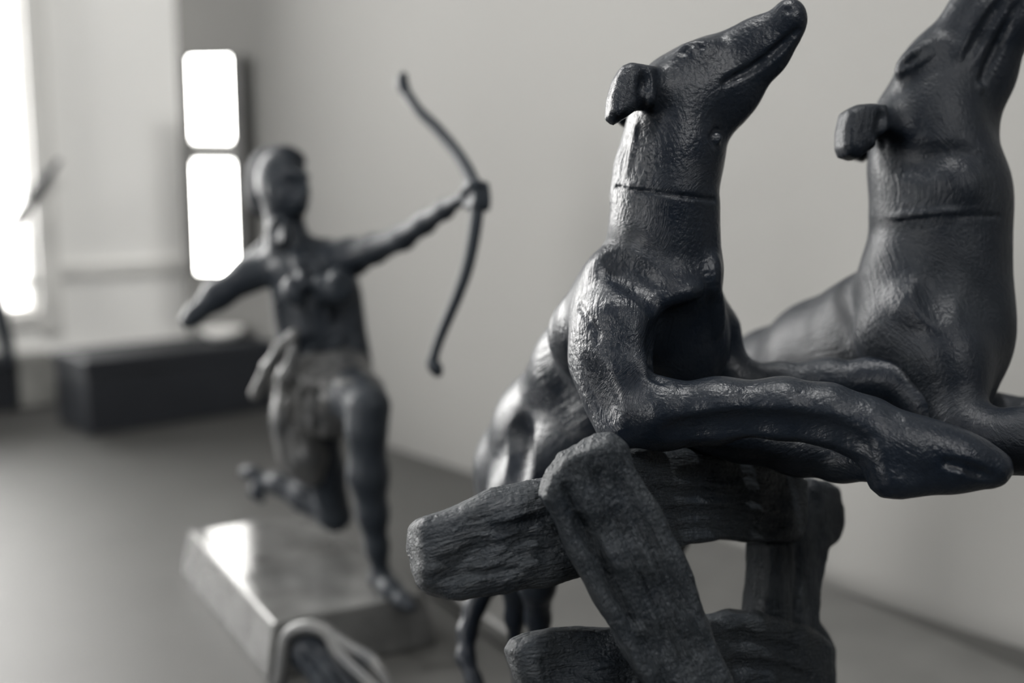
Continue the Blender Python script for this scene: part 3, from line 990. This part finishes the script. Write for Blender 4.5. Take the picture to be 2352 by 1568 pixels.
# ------------------------------------------------------------------ rustic bronze fence
fence = empty('rustic_fence', on_z(1500, 1568, z_slab))
tag(fence, 'rough log fence cast in dark bronze that the hounds leap over', 'fence')
UPV = np.array((0.0, 1.0, 0.0))


def piece(name, lo, hi, h, build, grain, seed, amp=0.00026, fr=(800, 1350, 2300)):
    lo_, hi_ = bounds([lo, hi], 0.0)
    lo2, hi2 = np.minimum(lo_, hi_), np.maximum(lo_, hi_)
    s = Sculpt(lo2 - 0.004, hi2 + 0.004, h)
    build(s)
    g = np.asarray(grain, float); g /= np.linalg.norm(g)
    w = np.cross(g, (0, 0, 1)); w /= np.linalg.norm(w)
    n_ = np.cross(w, g)
    s.lumps(0.00022, 260, seed)
    s.waves(amp, fr, w, g, n_, seed)
    return sculpt_obj(name, s, M['wood'], fence, 1, 0.08, (w, g, n_))


def log_up(s):
    poly = [(948, 1206), (962, 1192), (1100, 1141), (1200, 1112), (1300, 1080), (1420, 1060), (1440, 1300), (1300, 1331), (1170, 1352), (1100, 1369),
            (1015, 1378), (985, 1362), (962, 1340), (947, 1312), (942, 1258)]
    s.plate(poly, .2835, (.30, .18, -1), .0085, .0040, .002, (1180, 1240))
    s.chain([(1045, 1300, .2770, 42), (1150, 1280, .2768, 48), (1400, 1240, .280, 46)], .006, bone=False)
    s.chain([(1045, 1235, .2775, 36), (1150, 1190, .2775, 42), (1400, 1150, .281, 46)], .006, bone=False)
    s.line([(1000, 1328), (1060, 1318), (1130, 1312), (1200, 1308)], 8, 5, .002)
    s.line([(1060, 1268), (1150, 1250), (1250, 1232)], 8, 5, .002)
    s.line([(1130, 1220), (1200, 1205), (1270, 1188)], 8, 5, .002)
    s.line([(1010, 1290), (1100, 1282), (1260, 1272)], 8, 5, .002)


piece('log', (930, 1030, .262), (1450, 1395, .305), .00055, log_up, (1, .24, .22), 2)


def brace(s):
    poly = [(1258, 1084), (1272, 1068), (1290, 1044), (1340, 1026), (1398, 1006), (1424, 1024), (1470, 1092), (1520, 1180), (1562, 1265), (1590, 1330), (1608, 1408),
            (1650, 1500), (1720, 1650), (1800, 1800), (1900, 2000), (1740, 2040), (1590, 1780), (1490, 1590), (1420, 1470), (1372, 1392), (1318, 1300), (1282, 1220), (1240, 1140)]
    s.plate(poly, .2695, (.10, .04, -1), .0052, .0018, .0015, (1400, 1250))
    s.ell(1390, 1042, .270, 44, 36, 36, .004)
    s.ell(1400, 1225, .2640, 26, 30, 14, .003, 0, 0, 'sub')
    for pts in ([(1300, 1120), (1350, 1230), (1420, 1360), (1500, 1500), (1560, 1610)], [(1370, 1090), (1440, 1230), (1510, 1380), (1590, 1560)],
                [(1420, 1110), (1490, 1240), (1550, 1360), (1610, 1500)], [(1330, 1190), (1400, 1320), (1460, 1430)], [(1430, 1320), (1500, 1450), (1560, 1560)]):
        s.line(pts, 9, 5, .002)


piece('brace', (1215, 985, .252), (1960, 2080, .295), .0006, brace, (.46, -1, .0), 5)


def rail_top(s):
    poly = [(1400, 1050), (1470, 1030), (1560, 1028), (1660, 1042), (1760, 1068), (1838, 1094), (1836, 1180), (1822, 1240), (1745, 1249), (1640, 1241), (1570, 1250), (1530, 1266), (1480, 1240)]
    s.plate(poly, .320, (.62, .05, -.78), .0055, .0030, .002, (1640, 1140))
    for pts in ([(1500, 1130), (1620, 1132), (1740, 1146), (1815, 1158)], [(1530, 1180), (1640, 1178), (1760, 1196), (1812, 1204)], [(1560, 1215), (1660, 1214), (1780, 1226)],
                [(1560, 1090), (1640, 1092), (1700, 1102)]):
        s.line(pts, 9, 5, .002)


piece('rail', (1385, 1010, .275), (1850, 1290, .375), .0006, rail_top, (.78, -.10, .62), 7)


def post(s):
    poly = [(1838, 1094), (1880, 1100), (1906, 1112), (1913, 1170), (1906, 1215), (1893, 1244), (1872, 1258), (1866, 1340), (1858, 1416), (1880, 1445), (1895, 1480), (1890, 1568),
            (1885, 1700), (1880, 1900), (1700, 1900), (1712, 1600), (1722, 1440), (1738, 1340), (1748, 1250), (1800, 1235), (1824, 1170)]
    s.plate(poly, .348, (.62, .05, -.78), .0060, .0030, .002, (1830, 1300))
    s.box(1772, 1600, .336, 34, 360, 44, 12, .003, 1, 38)
    s.ell(1876, 1150, .346, 14, 18, 14, .002, 0, 0, 'sub')
    for pts in ([(1790, 1260), (1782, 1380), (1775, 1520)], [(1840, 1260), (1832, 1400), (1824, 1540)]):
        s.line(pts, 9, 5, .002)


piece('post', (1690, 1070, .310), (1930, 1930, .385), .0007, post, (.02, -1, .0), 9)


def rail_low(s):
    poly = [(1580, 1440), (1640, 1408), (1720, 1398), (1790, 1420), (1850, 1440), (1890, 1470), (1896, 1560), (1890, 1660), (1780, 1680), (1650, 1690), (1560, 1670)]
    s.plate(poly, .318, (.62, .05, -.78), .0055, .0030, .002, (1700, 1540))
    for pts in ([(1640, 1470), (1720, 1465), (1840, 1500)], [(1650, 1530), (1740, 1525), (1860, 1555)]):
        s.line(pts, 9, 5, .002)


piece('rail', (1550, 1380, .285), (1910, 1710, .365), .0007, rail_low, (.78, -.10, .62), 11)


def log_low(s):
    poly = [(1162, 1492), (1178, 1468), (1205, 1456), (1260, 1444), (1340, 1437), (1480, 1445), (1560, 1470), (1600, 1680), (1400, 1690), (1260, 1660), (1215, 1600), (1180, 1540)]
    s.plate(poly, .2800, (.22, .20, -1), .0070, .0040, .002, (1320, 1540))
    for pts in ([(1240, 1520), (1340, 1500), (1440, 1500)], [(1250, 1550), (1350, 1545), (1450, 1560)], [(1260, 1478), (1340, 1466), (1420, 1468)]):
        s.line(pts, 9, 5, .002)


piece('log', (1140, 1415, .262), (1620, 1710, .305), .0006, log_low, (1, .05, .22), 13)


def stake(s):
    s.chain([(1450, 1300, .290, 46), (1480, 1600, .292, 52), (1520, 2000, .294, 56), (1545, 2260, .296, 58)], .003, .8)


piece('post', (1390, 1240, .276), (1620, 2260, .308), .0007, stake, (.1, -1, .0), 15)

# ------------------------------------------------------------------ stone plinth under the archer
ZP = CAM_H - 0.200
pf = on_z(627, 1432, ZP)
plen = (on_z(435, 1220, ZP) - pf).length
pw = 0.074
bm = bmesh.new()
P = lambda x, y, z, f: pf + PL * x + PD * y + UP * z
fl = 0.005
prism(bm, [P(-fl, -fl, 0.0004 - ZP, 0), P(pw + fl, -fl, 0.0004 - ZP, 0), P(pw + fl, plen + fl, 0.0004 - ZP, 0), P(-fl, plen + fl, 0.0004 - ZP, 0)],
      [P(0, 0, 0, 0), P(pw, 0, 0, 0), P(pw, plen, 0, 0), P(0, plen, 0, 0)])
o = bevel(from_bm('stone_plinth', bm, M['stone'], None), 0.0012, 2)
tag(o, 'polished dark stone plinth with flared sides under the kneeling archer', 'plinth')

# ------------------------------------------------------------------ the archer
arch = empty('archer_statuette', on_z(800, 1330, ZP))
tag(arch, 'dark bronze kneeling archer in a short tunic, left arm stretched out', 'statuette')


def archer_body():
    s = Sculpt(np.array((-0.186, -0.150, 0.440)), np.array((-0.006, 0.108, 0.680)), 0.0010)
    # head, turned to the right
    s.ell(648, 420, .572, 60, 78, 66, .004, 8)
    s.ell(668, 452, .566, 42, 44, 46, .005, 0)
    s.ell(684, 478, .563, 22, 16, 22, .004)                # chin
    s.ell(700, 440, .5585, 12, 20, 14, .003, -10)          # nose
    s.ell(680, 402, .558, 34, 10, 12, .004, -6)            # brow
    s.ell(684, 463, .557, 14, 6, 7, .002)                  # lips
    s.ell(625, 432, .559, 10, 17, 7, .002)                 # ear
    s.ell(668, 420, .5555, 12, 7, 8, .003, 0, 0, 'sub')
    # neck and trunk
    s.chain([(652, 490, .574, 44), (662, 560, .574, 46), (690, 610, .574, 56)], .005)
    s.chain([(640, 610, .580, 44), (730, 612, .574, 52), (808, 590, .560, 44)], .006, .8)
    s.chain([(724, 650, .574, 92), (738, 740, .574, 90), (746, 820, .574, 92), (755, 880, .576, 98)], .006, .62)
    # left arm, stretched towards the right and the camera
    s.chain([(806, 592, .560, 40), (860, 572, .544, 32), (925, 546, .522, 27), (975, 512, .506, 24), (1020, 482, .492, 20), (1058, 458, .480, 15)], .004)
    s.ell(1074, 450, .475, 20, 22, 20, .003, 30)
    for k, (dx, dy) in enumerate(((0, -26), (3, -9), (4, 8), (1, 24))):
        s.chain([(1070 + dx, 450 + dy, .473, 9), (1092 + dx, 446 + dy, .466, 9), (1116 + dx, 452 + dy, .468, 8), (1114 + dx, 458 + dy, .474, 7)], .0012)
    s.chain([(1066, 440, .472, 10), (1084, 424, .466, 9), (1100, 420, .465, 8)], .0012)
    # right arm, elbow drawn back, hand at the cheek
    s.chain([(640, 612, .580, 44), (570, 632, .580, 38), (500, 678, .578, 33), (446, 724, .574, 20), (430, 738, .574, 14)], .004)
    s.chain([(434, 734, .576, 15), (490, 688, .586, 28), (560, 620, .590, 24), (615, 560, .585, 16)], .004)
    s.ell(636, 535, .560, 24, 28, 18, .003)
    for k in range(4):
        s.chain([(640, 516 + 12 * k, .556, 8), (656, 514 + 12 * k, .551, 8), (664, 520 + 12 * k, .556, 7)], .0012)
    s.chain([(622, 520, .557, 9), (634, 504, .551, 8), (648, 500, .551, 7)], .0012)
    # standing leg
    s.chain([(770, 890, .566, 66), (820, 910, .545, 58), (846, 935, .532, 46), (842, 985, .532, 44), (846, 1090, .536, 44), (856, 1180, .540, 34),
             (866, 1255, .543, 24), (874, 1310, .546, 20)], .005)
    s.chain([(872, 1322, .549, 22), (898, 1352, .538, 22), (928, 1380, .530, 18), (945, 1394, .526, 13)], .003)
    s.chain([(874, 1316, .548, 20), (862, 1330, .555, 17)], .003)
    # kneeling leg
    s.chain([(710, 890, .590, 70), (720, 980, .596, 60), (745, 1080, .604, 44), (770, 1182, .613, 36)], .005)
    s.chain([(770, 1184, .613, 34), (700, 1142, .622, 32), (640, 1112, .630, 23), (602, 1104, .636, 17)], .004)
    s.chain([(602, 1104, .636, 18), (580, 1086, .638, 15), (562, 1084, .640, 13)], .003)
    s.chain([(602, 1108, .636, 16), (588, 1130, .634, 14), (600, 1146, .632, 10)], .003)
    return s


sculpt_obj('body', archer_body(), M['archer'], arch, 2)


def archer_hair():
    s = Sculpt(np.array((-0.150, 0.050, 0.535)), np.array((-0.090, 0.108, 0.612)), 0.0009)
    s.ell(634, 404, .580, 64, 70, 70, .003, 14)
    s.ell(664, 362, .574, 40, 26, 46, .003, -20)
    s.ell(600, 446, .585, 34, 46, 44, .004)
    s.ell(618, 478, .585, 34, 26, 40, .004)
    s.ell(690, 452, .545, 50, 66, 60, .002, 0, 0, 'sub')
    s.line([(590, 380), (612, 358), (650, 348)], 8, 5, .002)
    s.line([(600, 420), (630, 384), (676, 372)], 8, 5, .002)
    s.line([(580, 430), (600, 425), (628, 440)], 8, 5, .002)
    return s


sculpt_obj('hair', archer_hair(), M['archer_hair'], arch, 2)


def archer_tunic():
    s = Sculpt(np.array((-0.135, -0.030, 0.525)), np.array((-0.060, 0.052, 0.625)), 0.0009)
    s.chain([(715, 625, .574, 92), (728, 690, .574, 98), (738, 760, .574, 96), (748, 830, .574, 98), (758, 890, .576, 104)], .005, .64)
    s.chain([(640, 622, .578, 40), (700, 612, .566, 42)], .004)
    s.ell(690, 665, .545, 44, 40, 34, .006)
    s.ell(778, 660, .543, 44, 40, 34, .006)
    for pts in ([(660, 600), (690, 640), (720, 700), (740, 780)], [(700, 600), (712, 650), (720, 720)], [(800, 600), (785, 660), (790, 740), (800, 800)],
                [(640, 700), (655, 760), (668, 810)], [(690, 800), (730, 790), (770, 760), (800, 720)]):
        s.line(pts, 14, 7, .003)
    for pts in ([(676, 600), (690, 618), (700, 660)], [(770, 590), (774, 620), (776, 650)], [(690, 825), (730, 815), (780, 780), (806, 744)], [(725, 600), (735, 650), (738, 700)]):
        s.line(pts, 12, 8, .003, 'add')
    s.line([(650, 806), (700, 826), (760, 832), (845, 822)], 14, 9, .003)
    return s


sculpt_obj('tunic', archer_tunic(), M['archer'], arch, 2)


def archer_skirt():
    s = Sculpt(np.array((-0.150, -0.092, 0.490)), np.array((-0.052, 0.002, 0.650)), 0.0010)
    s.chain([(756, 850, .574, 98), (760, 900, .566, 106)], .005, .66)
    s.chain([(705, 880, .588, 72), (698, 960, .590, 62), (700, 1040, .592, 50), (712, 1085, .594, 34)], .006, .8)
    s.chain([(780, 890, .560, 66), (826, 912, .544, 56), (838, 935, .535, 46)], .006)
    s.ell(668, 990, .590, 36, 90, 40, .006, 8)
    for i, x in enumerate((650, 676, 704, 732)):
        s.line([(x + 8, 870), (x, 930), (x + 4, 1000), (x + 12, 1070)], 12, 9, .003)
        s.line([(x + 22, 880), (x + 14, 940), (x + 18, 1010)], 10, 7, .003, 'add')
    for x in (770, 800, 830, 852):
        s.line([(x - 14, 862), (x, 890), (x + 4, 930)], 9, 7, .003)
    s.line([(690, 872), (740, 880), (800, 884), (860, 888)], 10, 6, .003, 'add')
    return s


sculpt_obj('skirt', archer_skirt(), M['archer_toplit_worn'], arch, 2)


def archer_sash():
    s = Sculpt(np.array((-0.150, -0.052, 0.540)), np.array((-0.104, 0.014, 0.610)), 0.0009)
    s.chain([(672, 770, .552, 14), (645, 800, .556, 15), (618, 845, .566, 17), (588, 905, .576, 16)], .002, .6)
    s.chain([(690, 770, .548, 14), (680, 806, .549, 15), (664, 850, .552, 17), (650, 895, .556, 15)], .002, .6)
    s.chain([(664, 775, .556, 10), (628, 830, .568, 12), (606, 890, .576, 12)], .002, .6)
    s.ell(682, 772, .548, 24, 18, 16, .002)
    s.ell(652, 868, .552, 20, 16, 12, .002)
    return s


sculpt_obj('sash', archer_sash(), M['archer_toplit_worn'], arch, 2)


def spline(P, n=8):
    P = [np.asarray(p, float) for p in P]
    P = [2 * P[0] - P[1]] + P + [2 * P[-1] - P[-2]]
    out = []
    for i in range(1, len(P) - 2):
        for j in range(n):
            t = j / n
            a, b_, c, d = P[i - 1], P[i], P[i + 1], P[i + 2]
            out.append(0.5 * ((2 * b_) + (c - a) * t + (2 * a - 5 * b_ + 4 * c - d) * t * t + (3 * b_ - a - 3 * c + d) * t ** 3))
    out.append(P[-2])
    return out


def tube(name, pts, mat, parent=None, seg=12, flat=1.0, n=8):
    """pts: (px, py, depth, radius px) -> a smooth tapered rod"""
    Q = spline([(*at(a, b_, c), r * c / F_PX) for (a, b_, c, r) in pts], n)
    bm = bmesh.new()
    rings = []
    for i, q in enumerate(Q):
        p = Vector(q[:3])
        t = Vector(Q[min(i + 1, len(Q) - 1)][:3]) - Vector(Q[max(i - 1, 0)][:3])
        t.normalize()
        u = t.cross(Vector((0, 1, 0.1)))
        u.normalize()
        v = t.cross(u)
        rings.append([bm.verts.new(p + u * math.cos(a) * q[3] + v * math.sin(a) * q[3] * flat) for a in [2 * math.pi * k / seg for k in range(seg)]])
    for a, c in zip(rings, rings[1:]):
        for k in range(seg):
            bm.faces.new((a[k], a[(k + 1) % seg], c[(k + 1) % seg], c[k]))
    bm.faces.new(rings[0]); bm.faces.new(rings[-1][::-1])
    return from_bm(name, bm, mat, parent, True)


bow = empty('bow', at(1094, 450, .470))
tag(bow, 'curved bronze bow held in the outstretched hand of the archer', 'bow')
tube('bow_stave', [(934, 214, .506, 12.6), (962, 254, .500, 12.6), (1000, 292, .494, 13.8), (1042, 342, .486, 14.9), (1076, 396, .477, 16.1), (1094, 450, .470, 17.2), (1091, 520, .468, 16.1),
                   (1074, 610, .469, 14.9), (1050, 680, .471, 13.8), (1018, 756, .474, 12.6), (1000, 806, .476, 11.5), (996, 832, .477, 11.5)], M['archer'], bow)
tube('bow_tip', [(930, 168, .508, 8), (924, 182, .508, 14), (928, 204, .507, 15), (938, 220, .505, 10)], M['archer'], bow)
tube('bow_tip', [(994, 816, .476, 9), (994, 834, .477, 15), (1002, 848, .477, 16), (1008, 862, .478, 9)], M['archer'], bow)

# ------------------------------------------------------------------ curled bronze ornament before the plinth
orn = empty('scroll_ornament', on_z(760, 1568, 0))
tag(orn, 'curled bronze scroll leaning at the front of the polished plinth', 'ornament')
tube('scroll', [(632, 1640, .480, 18), (648, 1530, .480, 17), (662, 1462, .480, 17), (704, 1440, .478, 18), (752, 1452, .474, 18), (780, 1500, .468, 18), (830, 1550, .462, 17), (900, 1610, .455, 16)], M['archer_toplit_worn'], orn)
tube('scroll', [(752, 1452, .474, 15), (800, 1484, .468, 15), (850, 1512, .462, 15), (874, 1540, .458, 14), (905, 1590, .454, 12)], M['archer_toplit_worn'], orn)
def scroll_leaf():
    lo, hi = np.array((-0.105, -0.172, 0.430)), np.array((-0.030, -0.112, 0.505))
    s = Sculpt(lo, hi, 0.0009)
    s.chain([(672, 1490, .484, 30), (716, 1500, .482, 44), (780, 1560, .474, 58), (850, 1630, .466, 56), (900, 1670, .46, 40)], .004, .55)
    for pts in ([(720, 1490), (760, 1530), (810, 1600)], [(690, 1500), (720, 1545), (770, 1610)], [(780, 1510), (830, 1556), (870, 1610)]):
        s.line(pts, 9, 6, .002)
    return s


sculpt_obj('leaf', scroll_leaf(), M['archer'], orn, 2)

# ------------------------------------------------------------------ another bronze at the left edge of the table
ls = empty('dancer_statuette', on_z(-10, 955, 0))
tag(ls, 'bronze figure cut off by the left edge, with one long raised limb', 'statuette')
q0 = on_z(-20, 950, 0)
bm = bmesh.new(); obox(bm, q0, BX, BY, UP, -0.04, 0.026, 0.0, 0.05, 0.0004, 0.052)
bevel(from_bm('base', bm, M['black_box'], ls), 0.002)
ld_ = 1.06
tube('leg', [(-40, 560, ld_, 26), (-20, 640, ld_, 22), (2, 730, ld_, 18), (18, 800, ld_, 14), (22, 838, ld_, 14)], M['archer'], ls)
tube('arm', [(-160, 720, ld_, 20), (-60, 630, ld_, 17), (30, 520, ld_, 14), (90, 430, ld_, 11), (136, 368, ld_, 5)], M['archer'], ls)
tube('torso', [(-150, 420, ld_, 50), (-120, 540, ld_, 60), (-90, 600, ld_, 46), (-40, 570, ld_, 30)], M['archer'], ls)
